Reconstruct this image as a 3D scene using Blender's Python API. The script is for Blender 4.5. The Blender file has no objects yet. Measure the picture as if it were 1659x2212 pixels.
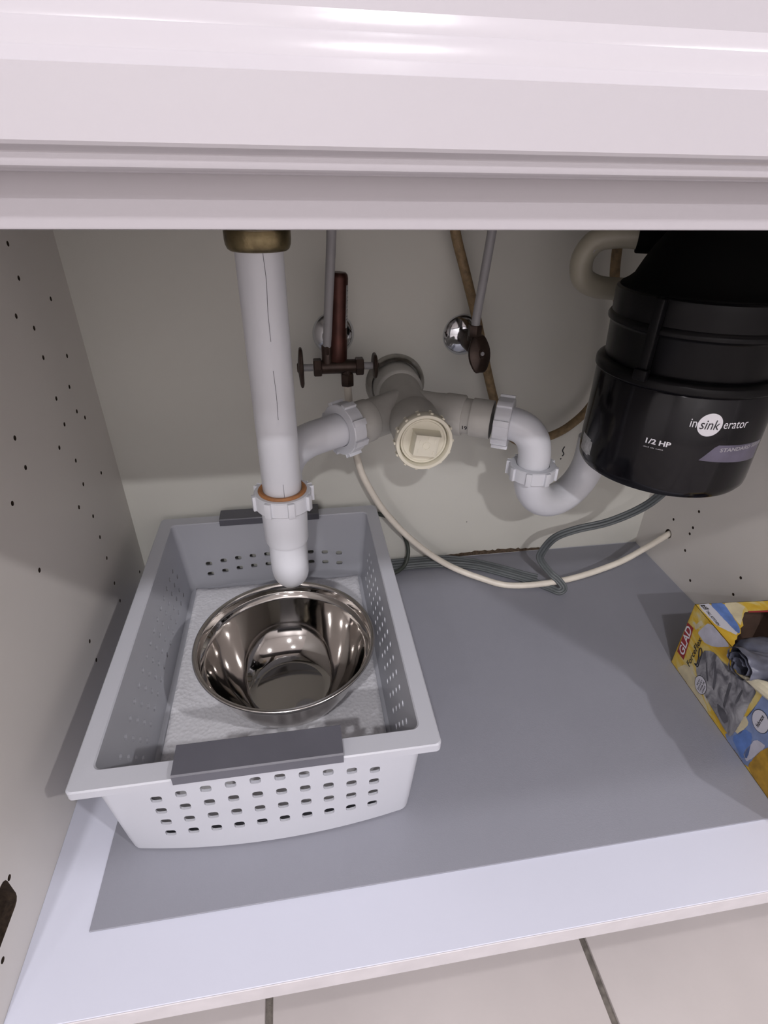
import bpy, bmesh, math, random
from mathutils import Vector, Matrix, noise
R = math.radians
random.seed(7)
C = bpy.context.scene.collection
scene = bpy.context.scene

# ------------------------------------------------------------------ camera
cam_d = bpy.data.cameras.new('camera'); cam = bpy.data.objects.new('camera', cam_d); C.objects.link(cam)
cam.location = (0.24932, -0.17660, 0.53568)
cam.rotation_euler = (1.018595, -0.012439, -0.155289)
cam_d.sensor_fit = 'HORIZONTAL'; cam_d.sensor_width = 36.0; cam_d.lens = 36.0 * 1172.52 / 1659.0
cam_d.clip_start = 0.01
scene.camera = cam
# ------------------------------------------------------------------ world, exposure, lamps
w = bpy.data.worlds.new('world'); scene.world = w; w.use_nodes = True
w.node_tree.nodes['Background'].inputs[0].default_value = (1, 1, 1, 1)
w.node_tree.nodes['Background'].inputs[1].default_value = 0.05
vs = scene.view_settings
vs.view_transform = 'Standard'; vs.look = 'None'; vs.gamma = 1.0; vs.use_curve_mapping = False
vs.exposure = 0.10
LAMP = (1.0, 0.97, 1.0)
CEIL = 2.30
CEILING_LIGHTS = [(0.07, -2.66, 46.0), (-0.20, -1.63, 24.0), (0.55, -0.42, 8.0), (1.9, -1.55, 32.0), (-1.3, -3.05, 16.0)]   # x, y, watts

# ------------------------------------------------------------------ dimensions (metres)
W, D = 0.810, 0.5252          # inside width and depth of the cabinet
RAIL = 0.5225                 # underside of the top rail

# ------------------------------------------------------------------ materials
def mat(name, col, rough=0.5, metal=0.0, var=0.06, scale=12.0, bump=0.0, bscale=300.0, coat=0.0, col2=None, trans=0.0, alpha=1.0, spec=0.5):
    m = bpy.data.materials.new(name); m.use_nodes = True
    nt = m.node_tree; b = nt.nodes['Principled BSDF']
    tc = nt.nodes.new('ShaderNodeTexCoord')
    n = nt.nodes.new('ShaderNodeTexNoise'); n.inputs['Scale'].default_value = scale; n.inputs['Detail'].default_value = 4
    nt.links.new(tc.outputs['Object'], n.inputs['Vector'])
    r = nt.nodes.new('ShaderNodeValToRGB')
    c1 = tuple(max(0, c * (1 - var)) for c in col); c2 = col2 or tuple(min(1, c * (1 + var)) for c in col)
    r.color_ramp.elements[0].position = 0.3; r.color_ramp.elements[1].position = 0.7
    r.color_ramp.elements[0].color = (*c1, 1); r.color_ramp.elements[1].color = (*c2, 1)
    nt.links.new(n.outputs['Fac'], r.inputs['Fac']); nt.links.new(r.outputs['Color'], b.inputs['Base Color'])
    b.inputs['Roughness'].default_value = rough; b.inputs['Metallic'].default_value = metal
    b.inputs['Coat Weight'].default_value = coat; b.inputs['Specular IOR Level'].default_value = spec
    if trans: b.inputs['Transmission Weight'].default_value = trans
    if alpha < 1: b.inputs['Alpha'].default_value = alpha
    if bump:
        n2 = nt.nodes.new('ShaderNodeTexNoise'); n2.inputs['Scale'].default_value = bscale; n2.inputs['Detail'].default_value = 3
        nt.links.new(tc.outputs['Object'], n2.inputs['Vector'])
        bp = nt.nodes.new('ShaderNodeBump'); bp.inputs['Strength'].default_value = bump; bp.inputs['Distance'].default_value = 0.001
        nt.links.new(n2.outputs['Fac'], bp.inputs['Height']); nt.links.new(bp.outputs['Normal'], b.inputs['Normal'])
    return m

M = {}
M['melamine'] = mat('cream melamine', (0.71, 0.68, 0.645), 0.42, var=0.025, scale=6, bump=0.05, bscale=600)
M['back'] = mat('cream back board', (0.66, 0.655, 0.60), 0.5, var=0.03, scale=5, bump=0.05, bscale=500)
M['white_paint'] = mat('white lacquered wood', (0.49, 0.468, 0.497), 0.22, var=0.012, scale=5, bump=0.04, bscale=160)
M['floor_white'] = mat('white cabinet bottom', (0.59, 0.605, 0.70), 0.35, var=0.02, scale=5, bump=0.03, bscale=300)
M['edge'] = mat('edge banding', (0.60, 0.575, 0.60), 0.4, var=0.06, scale=40)
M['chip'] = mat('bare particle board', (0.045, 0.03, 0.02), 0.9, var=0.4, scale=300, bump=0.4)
M['rag'] = mat('swollen torn board edge', (0.10, 0.07, 0.045), 0.9, var=0.5, scale=250, bump=0.6)
M['mat_grey'] = mat('grey vinyl liner', (0.25, 0.254, 0.292), 0.45, var=0.03, scale=7, bump=0.12, bscale=900)
M['basket'] = mat('white basket plastic', (0.50, 0.51, 0.555), 0.33, var=0.012, scale=8, bump=0.03, bscale=700)
M['grip'] = mat('charcoal grip plastic', (0.105, 0.105, 0.125), 0.4, var=0.06, scale=20, bump=0.06, bscale=700)
M['steel'] = mat('polished steel', (0.50, 0.48, 0.46), 0.06, 1.0, var=0.03, scale=10, bump=0.015, bscale=60)
M['steel_out'] = mat('brushed steel', (0.55, 0.53, 0.51), 0.24, 1.0, var=0.04, scale=30)
M['pvc'] = mat('white pvc', (0.70, 0.715, 0.76), 0.28, var=0.015, scale=20)
M['pvc_dusty_shaded'] = mat('dusty shade-darkened grey white pvc', (0.54, 0.53, 0.495), 0.5, var=0.09, scale=25, bump=0.05)  # greyer than plain pvc: dirt plus shade painted into the colour
M['cream_plug'] = mat('cream plastic plug', (0.76, 0.725, 0.60), 0.4, var=0.03, scale=30)
M['chrome'] = mat('chrome', (0.72, 0.74, 0.78), 0.1, 1.0, var=0.05, scale=20)
M['chrome_dull'] = mat('tarnished chrome', (0.40, 0.39, 0.37), 0.28, 1.0, var=0.3, scale=60)
M['brass'] = mat('tarnished brass', (0.21, 0.17, 0.095), 0.36, 1.0, var=0.4, scale=70, bump=0.2, bscale=400)
M['bronze'] = mat('dark oiled bronze', (0.050, 0.032, 0.025), 0.38, 0.5, var=0.3, scale=60, bump=0.1)
M['copper'] = mat('aged copper tube', (0.065, 0.022, 0.016), 0.38, 0.6, var=0.35, scale=50)
M['tube_grey'] = mat('grey supply tube', (0.33, 0.325, 0.335), 0.45, var=0.05, scale=30)
M['tan'] = mat('tan braided hose', (0.24, 0.165, 0.085), 0.6, var=0.28, scale=160, bump=0.5, bscale=700)
M['white_tube'] = mat('cream water line', (0.74, 0.69, 0.60), 0.4, var=0.08, scale=40)
M['cord'] = mat('grey appliance cord', (0.105, 0.118, 0.122), 0.45, var=0.12, scale=40)
M['cord_dark'] = mat('dark green cable', (0.045, 0.055, 0.045), 0.45, var=0.25, scale=30)
M['black'] = mat('black disposer plastic', (0.0042, 0.0040, 0.0048), 0.28, spec=0.18, var=0.2, scale=20, bump=0.02, bscale=300)
M['black_shell'] = mat('black glossy shell', (0.0045, 0.0042, 0.0060), 0.13, spec=0.30, var=0.15, scale=14, bump=0.02, bscale=120)
M['black_matte'] = mat('black matte rubber', (0.002, 0.002, 0.002), 0.7, spec=0.08, var=0.2)
M['ink_white'] = mat('white print', (0.75, 0.74, 0.78), 0.4, var=0.02)
M['ink_black'] = mat('black print', (0.012, 0.012, 0.016), 0.5, var=0.1)
M['ink_grey'] = mat('grey print', (0.42, 0.41, 0.44), 0.4, var=0.1)
M['wedge'] = mat('violet grey label band', (0.115, 0.105, 0.155), 0.3, var=0.2, scale=60)
M['sticker'] = mat('silver sticker', (0.42, 0.42, 0.42), 0.35, 0.4, var=0.25, scale=250)
M['hose_clear'] = mat('milky drain hose', (0.50, 0.47, 0.37), 0.35, var=0.05, scale=30, trans=0.25)
M['washer'] = mat('orange brown washer', (0.36, 0.16, 0.06), 0.6, var=0.25, scale=90)
M['tile'] = mat('pinkish beige tile', (0.43, 0.395, 0.385), 0.4, var=0.06, scale=7, bump=0.06, bscale=200)
M['grout'] = mat('dark grey grout', (0.13, 0.115, 0.10), 0.9, var=0.35, scale=120, bump=0.5)
M['room_wall'] = mat('room wall paint', (0.80, 0.78, 0.77), 0.7, var=0.02)
M['room_ceiling'] = mat('ceiling paint', (0.8, 0.78, 0.77), 0.8, var=0.02)
M['counter'] = mat('beige counter top', (0.45, 0.40, 0.34), 0.3, var=0.2, scale=80)
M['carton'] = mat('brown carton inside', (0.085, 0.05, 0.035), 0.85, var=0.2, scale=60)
M['flap'] = mat('torn cream carton edge', (0.76, 0.70, 0.52), 0.8, var=0.08, scale=60, bump=0.3)
M['bag'] = mat('dark grey bin bag film', (0.105, 0.112, 0.150), 0.35, var=0.25, scale=60, bump=0.5, bscale=90)
M['red'] = mat('dark red print', (0.30, 0.022, 0.025), 0.4, var=0.1, scale=60)
M['disc'] = mat('pale lilac print', (0.60, 0.60, 0.66), 0.4, var=0.05)
M['pic_dark'] = mat('dark grey bag print', (0.10, 0.10, 0.115), 0.45, var=0.25, scale=80)
M['blue'] = mat('blue print', (0.11, 0.21, 0.52), 0.4, var=0.25, scale=60)
M['slate_blue'] = mat('slate blue print', (0.20, 0.27, 0.47), 0.4, var=0.2, scale=60)
M['lav'] = mat('pale lavender print', (0.52, 0.52, 0.60), 0.4, var=0.15, scale=60)
M['cream_print'] = mat('cream print', (0.62, 0.55, 0.36), 0.4, var=0.15, scale=50)
M['ochre'] = mat('ochre print', (0.42, 0.24, 0.02), 0.45, var=0.35, scale=70)

def streak_mat(name, stops, scale, rough=0.4, dist=2.0, rot=(0, 0, 0)):
    m = bpy.data.materials.new(name); m.use_nodes = True
    nt = m.node_tree; b = nt.nodes['Principled BSDF']; tc = nt.nodes.new('ShaderNodeTexCoord')
    mp = nt.nodes.new('ShaderNodeMapping'); mp.inputs['Rotation'].default_value = rot; mp.inputs['Scale'].default_value = scale
    n = nt.nodes.new('ShaderNodeTexNoise'); n.inputs['Scale'].default_value = 1.0; n.inputs['Detail'].default_value = 5; n.inputs['Distortion'].default_value = dist
    r = nt.nodes.new('ShaderNodeValToRGB'); e = r.color_ramp.elements
    while len(e) < len(stops): e.new(0.5)
    for k, (p_, c) in enumerate(stops): e[k].position = p_; e[k].color = (*c, 1)
    nt.links.new(tc.outputs['Object'], mp.inputs['Vector']); nt.links.new(mp.outputs['Vector'], n.inputs['Vector'])
    nt.links.new(n.outputs['Fac'], r.inputs['Fac']); nt.links.new(r.outputs['Color'], b.inputs['Base Color'])
    b.inputs['Roughness'].default_value = rough
    return m
M['box_print'] = streak_mat('yellow brushed carton print', [(0.36, (0.60, 0.36, 0.02)), (0.50, (0.66, 0.44, 0.04)), (0.60, (0.66, 0.55, 0.22)), (0.72, (0.55, 0.54, 0.56))], (28, 14, 26), rot=(0.5, 0.3, 0.5))
M['pic_grey'] = streak_mat('grey bag picture print', [(0.34, (0.10, 0.10, 0.115)), (0.46, (0.22, 0.22, 0.24)), (0.56, (0.30, 0.30, 0.32)), (0.68, (0.45, 0.45, 0.47))], (40, 62, 40), dist=1.2)

def towel_material():
    m = mat('embossed paper towel', (0.80, 0.80, 0.83), 0.9, var=0.02)
    nt = m.node_tree; b = nt.nodes['Principled BSDF']; tc = nt.nodes.new('ShaderNodeTexCoord')
    v = nt.nodes.new('ShaderNodeTexVoronoi'); v.inputs['Scale'].default_value = 230
    nt.links.new(tc.outputs['Object'], v.inputs['Vector'])
    bp = nt.nodes.new('ShaderNodeBump'); bp.inputs['Strength'].default_value = 0.6; bp.inputs['Distance'].default_value = 0.0012
    nt.links.new(v.outputs['Distance'], bp.inputs['Height']); nt.links.new(bp.outputs['Normal'], b.inputs['Normal'])
    return m
M['towel'] = towel_material()
def lamp_material():
    m = bpy.data.materials.new('lit lamp lens'); m.use_nodes = True
    b = m.node_tree.nodes['Principled BSDF']; b.inputs['Emission Color'].default_value = (1, 0.95, 0.92, 1); b.inputs['Emission Strength'].default_value = 6
    return m
M['lens'] = lamp_material()

# ------------------------------------------------------------------ mesh helpers
def finish(me, angle=35):
    for p in me.polygons: p.use_smooth = True
    me.set_sharp_from_angle(angle=R(angle))

def obj(name, bm, m, parent=None, angle=35, recalc=True):
    if recalc: bmesh.ops.recalc_face_normals(bm, faces=bm.faces)
    me = bpy.data.meshes.new(name); bm.to_mesh(me); bm.free()
    for q in (m if isinstance(m, (list, tuple)) else [m]): me.materials.append(M[q] if isinstance(q, str) else q)
    finish(me, angle)
    o = bpy.data.objects.new(name, me); C.objects.link(o)
    if parent: o.parent = parent; o.matrix_parent_inverse = world_of(parent).inverted()
    return o

def world_of(o):
    m = o.matrix_basis.copy()
    return (world_of(o.parent) @ o.matrix_parent_inverse @ m) if o.parent else m

def thing(name, label, cat, loc=(0, 0, 0), group=None):
    o = bpy.data.objects.new(name, None); C.objects.link(o); o.location = loc; o.empty_display_size = 0.02
    o['label'] = label; o['category'] = cat
    if group: o['group'] = group
    return o
def tag(o, label, cat, group=None):
    o['label'] = label; o['category'] = cat
    if group: o['group'] = group
    return o
def struct(o): o['kind'] = 'structure'; return o

def box(bm, a, b, bevel=0.0, segs=2, mi=0):
    r = bmesh.ops.create_cube(bm, size=1.0); vs_ = r['verts']
    for v in vs_:
        v.co = Vector([(a[i] + b[i]) / 2 + v.co[i] * (b[i] - a[i]) for i in range(3)])
    fs = {f for v in vs_ for f in v.link_faces}
    for f in fs: f.material_index = mi
    if bevel:
        es = {e for v in vs_ for e in v.link_edges}
        bmesh.ops.bevel(bm, geom=list(es), offset=bevel, segments=segs, affect='EDGES', profile=0.5)
    return bm
def new(): return bmesh.new()

def frame_from(axis, up=None):
    a = Vector(axis).normalized(); u = Vector(up) if up else (Vector((0, 0, 1)) if abs(a.z) < 0.9 else Vector((1, 0, 0)))
    x = u.cross(a).normalized(); y = a.cross(x).normalized()
    return x, y, a

def lathe(bm, prof, base=(0, 0, 0), axis=(0, 0, 1), segs=48, mi=0, closed=False, up=None):
    """prof: (radius, height) list, revolved about axis through base"""
    x, y, a = frame_from(axis, up); base = Vector(base); rings = []
    for r, h in prof:
        if r < 1e-6: rings.append([bm.verts.new(base + a * h)])
        else: rings.append([bm.verts.new(base + a * h + (x * math.cos(t) + y * math.sin(t)) * r) for t in (2 * math.pi * k / segs for k in range(segs))])
    pairs = list(zip(rings, rings[1:]))
    if closed: pairs.append((rings[-1], rings[0]))
    for A, B in pairs:
        for k in range(segs):
            k2 = (k + 1) % segs
            if len(A) == 1 and len(B) == 1: continue
            if len(A) == 1: f = bm.faces.new((A[0], B[k], B[k2]))
            elif len(B) == 1: f = bm.faces.new((A[k], A[k2], B[0]))
            else: f = bm.faces.new((A[k], A[k2], B[k2], B[k]))
            f.material_index = mi
    return bm

def spline(pts, n=8):
    P = [Vector(p) for p in pts]; P = [P[0] * 2 - P[1]] + P + [P[-1] * 2 - P[-2]]; out = []
    for i in range(1, len(P) - 2):
        a, b, c, d = P[i - 1:i + 3]
        for k in range(n):
            t = k / n
            out.append(0.5 * ((2 * b) + (c - a) * t + (2 * a - 5 * b + 4 * c - d) * t * t + (3 * b - a - 3 * c + d) * t ** 3))
    out.append(P[-2].copy()); return out

def sweep(bm, pts, prof, n=8, smooth=True, x0=None, caps=True, radii=None, mi=0, nref=None):
    """prof: 2D cross-section (closed) carried along the path by parallel transport"""
    P = spline(pts, n) if smooth else [Vector(p) for p in pts]
    T = [((P[min(i + 1, len(P) - 1)] - P[max(i - 1, 0)]).normalized()) for i in range(len(P))]
    x = Vector(x0) if x0 else frame_from(T[0])[0]
    rings = []
    for i, p in enumerate(P):
        if nref: x = Vector(nref).cross(T[i]).normalized()
        x = (x - T[i] * x.dot(T[i])).normalized(); y = T[i].cross(x)
        s = radii[min(int(i * len(radii) / len(P)), len(radii) - 1)] if radii else 1.0
        rings.append([bm.verts.new(p + x * (u * s) + y * (v * s)) for u, v in prof])
    m_ = len(prof)
    for A, B in zip(rings, rings[1:]):
        for k in range(m_):
            f = bm.faces.new((A[k], A[(k + 1) % m_], B[(k + 1) % m_], B[k])); f.material_index = mi
    if caps:
        bm.faces.new(list(reversed(rings[0]))).material_index = mi; bm.faces.new(rings[-1]).material_index = mi
    return bm
def circ(r, n=20): return [(r * math.cos(2 * math.pi * k / n), r * math.sin(2 * math.pi * k / n)) for k in range(n)]
def tube(bm, pts, r, n=8, segs=20, **k): return sweep(bm, pts, circ(r, segs), n, **k)

def arc_pts(c, r, a0, a1, u, v, n=12):
    c = Vector(c); u = Vector(u); v = Vector(v)
    return [c + u * (r * math.cos(R(a0 + (a1 - a0) * k / n))) + v * (r * math.sin(R(a0 + (a1 - a0) * k / n))) for k in range(n + 1)]

def oriented_box(bm, c, ax, ay, az, sx, sy, sz, bevel=0.0, taper=1.0):
    c = Vector(c); r = bmesh.ops.create_cube(bm, size=1.0)
    ax, ay, az = Vector(ax), Vector(ay), Vector(az)
    for v in r['verts']:
        q = v.co.copy(); s = taper if q.z > 0 else 1.0
        v.co = c + ax * (q.x * sx * s) + ay * (q.y * sy * s) + az * (q.z * sz)
    if bevel: bmesh.ops.bevel(bm, geom=list({e for v in r['verts'] for e in v.link_edges}), offset=bevel, segments=2, affect='EDGES', profile=0.5)

def slip_nut(c, axis, r_in, r_out, h, ribs=8, rib_w=0.006, rib_h=0.0025, parent=None, m='pvc', name='slip_nut'):
    """c is the centre of the nut; flange at the -axis end"""
    bm = new(); a = Vector(axis).normalized()
    lathe(bm, [(r_in, -h / 2), (r_out - 0.0008, -h / 2), (r_out, -h / 2 + 0.001), (r_out, h / 2 - 0.001), (r_out - 0.0012, h / 2), (r_in, h / 2)], c, axis, 56, closed=True)
    x, y, a = frame_from(axis)
    for k in range(ribs):
        t = 2 * math.pi * (k + 0.35) / ribs; d = x * math.cos(t) + y * math.sin(t); tn = a.cross(d)
        oriented_box(bm, Vector(c) + d * (r_out + rib_h / 2 - 0.0008), tn, a, d, rib_w, h * 0.96, rib_h + 0.0016, 0.0005)
    return obj(name, bm, m, parent)

def boolean_cut(o, cutter):
    md = o.modifiers.new('cut', 'BOOLEAN'); md.operation = 'DIFFERENCE'; md.object = cutter; md.solver = 'EXACT'
    try: md.material_mode = 'TRANSFER'
    except Exception: pass
    dg = bpy.context.evaluated_depsgraph_get(); dg.update()
    me = bpy.data.meshes.new_from_object(o.evaluated_get(dg)); old = o.data
    o.modifiers.clear(); o.data = me; me.name = old.name
    bpy.data.objects.remove(cutter); finish(me)

def extrude_poly(bm, pts, nvec, t, mi=0):
    """flat polygon pts given thickness t along nvec"""
    nv = Vector(nvec).normalized() * t
    A = [bm.verts.new(Vector(p)) for p in pts]; B = [bm.verts.new(Vector(p) + nv) for p in pts]
    bm.faces.new(A).material_index = mi; bm.faces.new(list(reversed(B))).material_index = mi
    for k in range(len(A)):
        k2 = (k + 1) % len(A); bm.faces.new((A[k], B[k], B[k2], A[k2])).material_index = mi

def text_mesh(body, size, place, name, m, parent, offset=0.0, shear=0.0, spacing=1.0, kind=None):
    """lettering as flat print: place(x, y) maps the text plane to world"""
    cu = bpy.data.curves.new('lettering', 'FONT'); cu.body = body; cu.size = size; cu.offset = offset; cu.shear = shear; cu.space_character = spacing
    cu.resolution_u = 3
    t = bpy.data.objects.new('lettering', cu); C.objects.link(t)
    dg = bpy.context.evaluated_depsgraph_get(); dg.update()
    me = bpy.data.meshes.new_from_object(t.evaluated_get(dg)); bpy.data.objects.remove(t)
    bm = new(); bm.from_mesh(me); bpy.data.meshes.remove(me)
    wd = max(v.co.x for v in bm.verts)
    for v in bm.verts: v.co = Vector(place(v.co.x, v.co.y, wd))
    return obj(name, bm, m, parent, recalc=False)

# ------------------------------------------------------------------ the room (setting)
fl = struct(obj('floor', box(new(), (-2.6, -3.6, -0.16), (3.4, 0.70, -0.1035)), 'grout'))
tile_bm = box(new(), (-0.1485, -0.1485, -0.010), (0.1485, 0.1485, 0.0), 0.0016, 2)
t0 = obj('tile', tile_bm, 'tile', fl)
XS = [0.335 + 0.3035 * k for k in range(-9, 10)]; YS = [0.049 - 0.3035 * k for k in range(-2, 12)]
first = True
for x in XS:
    for y in YS:
        if not (-2.5 < x < 3.3 and -3.5 < y < 0.6): continue
        if first: o = t0; first = False
        else:
            o = t0.copy(); C.objects.link(o); o.parent = fl; o.matrix_parent_inverse = t0.matrix_parent_inverse
        o.location = (x, y, -0.1 + random.uniform(-0.0004, 0.0002)); o.rotation_euler = (0, 0, 0)
struct(obj('wall_back', box(new(), (-2.6, 0.56, -0.1), (3.4, 0.68, CEIL)), 'room_wall'))
struct(obj('wall_left', box(new(), (-2.72, -3.6, -0.1), (-2.6, 0.68, CEIL)), 'room_wall'))
struct(obj('wall_right', box(new(), (3.4, -3.6, -0.1), (3.52, 0.68, CEIL)), 'room_wall'))
struct(obj('wall_front', box(new(), (-2.72, -3.72, -0.1), (3.52, -3.6, CEIL)), 'room_wall'))
struct(obj('ceiling', box(new(), (-2.72, -3.72, CEIL), (3.52, 0.68, CEIL + 0.1)), 'room_ceiling'))
WHERE = ['farthest from the sink cabinet', 'second from the sink cabinet', 'nearest to the sink cabinet', 'by the right-hand wall', 'in the front left corner']
for k, (x, y, wt) in enumerate(CEILING_LIGHTS):
    t = thing('ceiling_light', 'round white recessed ceiling light ' + WHERE[k], 'ceiling light', (x, y, CEIL), 'recessed ceiling lights')
    obj('trim_ring', lathe(new(), [(0.058, 0.0), (0.075, 0.0), (0.078, -0.004), (0.060, -0.012), (0.058, -0.010)], (x, y, CEIL), segs=40, closed=True), 'room_ceiling', t)
    obj('lens', lathe(new(), [(0, -0.006), (0.058, -0.006), (0.058, -0.002), (0, -0.002)], (x, y, CEIL), segs=40), 'lens', t)
    ld = bpy.data.lights.new('lamp', 'AREA'); ld.shape = 'DISK'; ld.size = 0.11; ld.energy = wt; ld.color = LAMP
    lo = bpy.data.objects.new('lamp', ld); C.objects.link(lo); lo.location = (0, 0, -0.016); lo.parent = t

# ------------------------------------------------------------------ the sink cabinet
cab = thing('sink_cabinet', 'white kitchen sink cabinet with open front, cream interior and routed false drawer front', 'cabinet', (W / 2, 0.26, -0.1))
left = obj('side_panel', box(new(), (-0.018, 0.0, -0.1), (0.0, 0.541, 0.70), 0.0004, 1), ['melamine', 'chip'], cab)
right = obj('side_panel', box(new(), (W, 0.0, -0.1), (W + 0.018, 0.541, 0.70), 0.0004, 1), ['melamine', 'chip'], cab)
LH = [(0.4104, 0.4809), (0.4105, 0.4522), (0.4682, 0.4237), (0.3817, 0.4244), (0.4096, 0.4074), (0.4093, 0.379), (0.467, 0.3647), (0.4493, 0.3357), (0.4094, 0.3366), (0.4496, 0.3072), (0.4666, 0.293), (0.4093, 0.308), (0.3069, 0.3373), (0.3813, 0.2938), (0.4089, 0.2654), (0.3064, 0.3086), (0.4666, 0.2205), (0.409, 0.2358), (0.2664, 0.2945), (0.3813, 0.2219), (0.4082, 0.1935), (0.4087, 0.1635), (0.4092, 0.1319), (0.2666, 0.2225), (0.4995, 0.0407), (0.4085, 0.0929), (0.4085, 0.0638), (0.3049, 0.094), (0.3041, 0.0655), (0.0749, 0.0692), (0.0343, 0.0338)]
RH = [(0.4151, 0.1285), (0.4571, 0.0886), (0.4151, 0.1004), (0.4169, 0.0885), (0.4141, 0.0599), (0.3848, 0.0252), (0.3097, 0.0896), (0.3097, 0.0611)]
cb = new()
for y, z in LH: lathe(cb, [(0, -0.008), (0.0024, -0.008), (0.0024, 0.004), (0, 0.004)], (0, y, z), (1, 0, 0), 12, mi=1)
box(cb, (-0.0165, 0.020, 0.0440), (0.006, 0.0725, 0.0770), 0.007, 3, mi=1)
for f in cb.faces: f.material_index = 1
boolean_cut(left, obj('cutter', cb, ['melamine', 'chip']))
cb = new()
for y, z in RH: lathe(cb, [(0, -0.004), (0.0022, -0.004), (0.0022, 0.008), (0, 0.008)], (W, y, z), (1, 0, 0), 12, mi=1)
lathe(cb, [(0, -0.004), (0.0075, -0.004), (0.0075, 0.03), (0, 0.03)], (W, 0.4576, 0.0615), (1, 0, 0), 24, mi=1)
boolean_cut(right, obj('cutter', cb, ['melamine', 'chip']))
back = obj('back_panel', box(new(), (0, D, -0.02), (W, D + 0.012, 0.70)), 'back', cab)
bot = obj('bottom_panel', box(new(), (0, 0.0008, -0.0228), (W, D, 0.0), 0.0005, 1), 'floor_white', cab)
obj('edge_band', box(new(), (0, -0.0002, -0.0230), (W, 0.0010, -0.0004), 0.0004, 1), 'edge', bot)
obj('toe_kick', box(new(), (0, 0.075, -0.1), (W, 0.090, -0.0228)), 'white_paint', cab)
rail = obj('top_rail', box(new(), (0, 0.0, RAIL), (W, 0.018, 0.70), 0.0008, 2), 'white_paint', cab)
# routed false drawer front: (y, z) profile extruded along x
prof = [(-0.0002, 0.5359), (-0.0082, 0.5359), (-0.0097, 0.5363), (-0.0106, 0.5371), (-0.0110, 0.5382), (-0.0111, 0.5394), (-0.0113, 0.5401), (-0.0118, 0.5406), (-0.0127, 0.5409), (-0.0135, 0.5413), (-0.0140, 0.5421),
        (-0.0140, 0.5565), (-0.0134, 0.5568), (-0.0108, 0.5595), (-0.0100, 0.5600), (-0.0094, 0.5612), (-0.0070, 0.5650), (-0.0060, 0.5656), (-0.0054, 0.5672), (-0.0040, 0.5690), (-0.0034, 0.5700), (-0.0034, 0.640), (-0.0100, 0.648), (-0.0140, 0.652), (-0.0140, 0.664), (-0.0095, 0.668), (-0.0045, 0.670), (-0.0002, 0.670)]
bm = new(); A = [bm.verts.new((-0.012, y, z)) for y, z in prof]; B = [bm.verts.new((W + 0.012, y, z)) for y, z in prof]
for k in range(len(prof)): bm.faces.new((A[k], A[(k + 1) % len(prof)], B[(k + 1) % len(prof)], B[k]))
bm.faces.new(list(reversed(A))); bm.faces.new(B)
obj('drawer_front', bm, 'white_paint', cab, angle=28)
# swollen torn lower edge of the back board and pen marks on it
bm = new(); xs = [0.455 + 0.0045 * k for k in range(42)]
pts = [(x, D - 0.0012, 0.0012) for x in xs] + [(x, D - 0.0012, 0.0025 + (0.0075 * math.sin((x - 0.455) / 0.19 * math.pi) ** 0.7) * (0.45 + 0.65 * random.random())) for x in reversed(xs)]
extrude_poly(bm, pts, (0, 1, 0), 0.0011); obj('torn_edge', bm, 'rag', back)
for pl in ([(0.6412, 0.1915), (0.6390, 0.1850), (0.6422, 0.1790), (0.6402, 0.1755)], [(0.6392, 0.1722), (0.6384, 0.1700)], [(0.6639, 0.1450), (0.6635, 0.1390)], [(0.4990, 0.0685), (0.4990, 0.0678)]):
    bm = new(); tube(bm, [(x, D - 0.0002, z) for x, z in pl], 0.0009, 5, 6); obj('pen_mark', bm, 'ink_black', back)
# counter and sink above (hidden behind the rail from here)
ct = obj('countertop', box(new(), (-0.30, -0.030, 0.7005), (W + 0.30, 0.5595, 0.740), 0.003, 2), 'counter')
tag(ct, 'beige counter top slab lying over the sink cabinet', 'countertop')
sk = thing('kitchen_sink', 'double bowl steel sink hanging under the counter top', 'sink', (0.42, 0.30, 0.699))
for x0, x1, cx in ((0.05, 0.40, 0.2257), (0.45, 0.79, 0.628)):
    bm = new(); box(bm, (x0, 0.10, 0.5140), (x1, 0.47, 0.6995), 0.03, 4); obj('bowl', bm, 'steel_out', sk)

# ------------------------------------------------------------------ liner mat
mt = obj('liner_mat', box(new(), (0.0457, 0.0577, 0.0001), (W - 0.002, 0.5215, 0.0018), 0.0004, 1), 'mat_grey')
tag(mt, 'flat grey vinyl liner mat covering the cabinet bottom', 'mat')

# ------------------------------------------------------------------ basket
BX, BY = 0.1966, 0.3085
bk = thing('storage_basket', 'white perforated plastic basket with charcoal grips standing on the grey liner mat', 'basket', (BX, BY, 0.0019))
def rrect(hx, hy, rad, z, bulge=0.0, n=6, m=14):
    pts = []
    def corner(cx, cy, a0):
        for k in range(n + 1): t = R(a0 + 90 * k / n); pts.append((cx + rad * math.cos(t), cy + rad * math.sin(t)))
    def edge(p, q):
        for k in range(1, m): pts.append((p[0] + (q[0] - p[0]) * k / m, p[1] + (q[1] - p[1]) * k / m))
    corner(hx - rad, hy - rad, 0); edge(pts[-1], (-hx + rad, hy)); corner(-hx + rad, hy - rad, 90); edge(pts[-1], (-hx, -hy + rad))
    corner(-hx + rad, -hy + rad, 180); edge(pts[-1], (hx - rad, -hy)); corner(hx - rad, -hy + rad, 270); edge(pts[-1], (hx, hy - rad))
    out = []
    for x, y in pts:
        if y < -hy * 0.9: y -= bulge * max(0, 1 - (x / hx) ** 2)
        if y > hy * 0.9: y += bulge * 0.6 * max(0, 1 - (x / hx) ** 2)
        out.append(Vector((BX + x, BY + y, z)))
    return out
ZR = 0.1200
def HX(z): return 0.1310 + 0.0095 * z / ZR
def HY(z): return 0.1885 + 0.0050 * z / ZR
T_ = 0.0022
rings = [rrect(HX(0) - 0.003, HY(0) - 0.003, 0.008, 0.0020, 0.010), rrect(HX(0), HY(0), 0.009, 0.0045, 0.012)]
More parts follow.
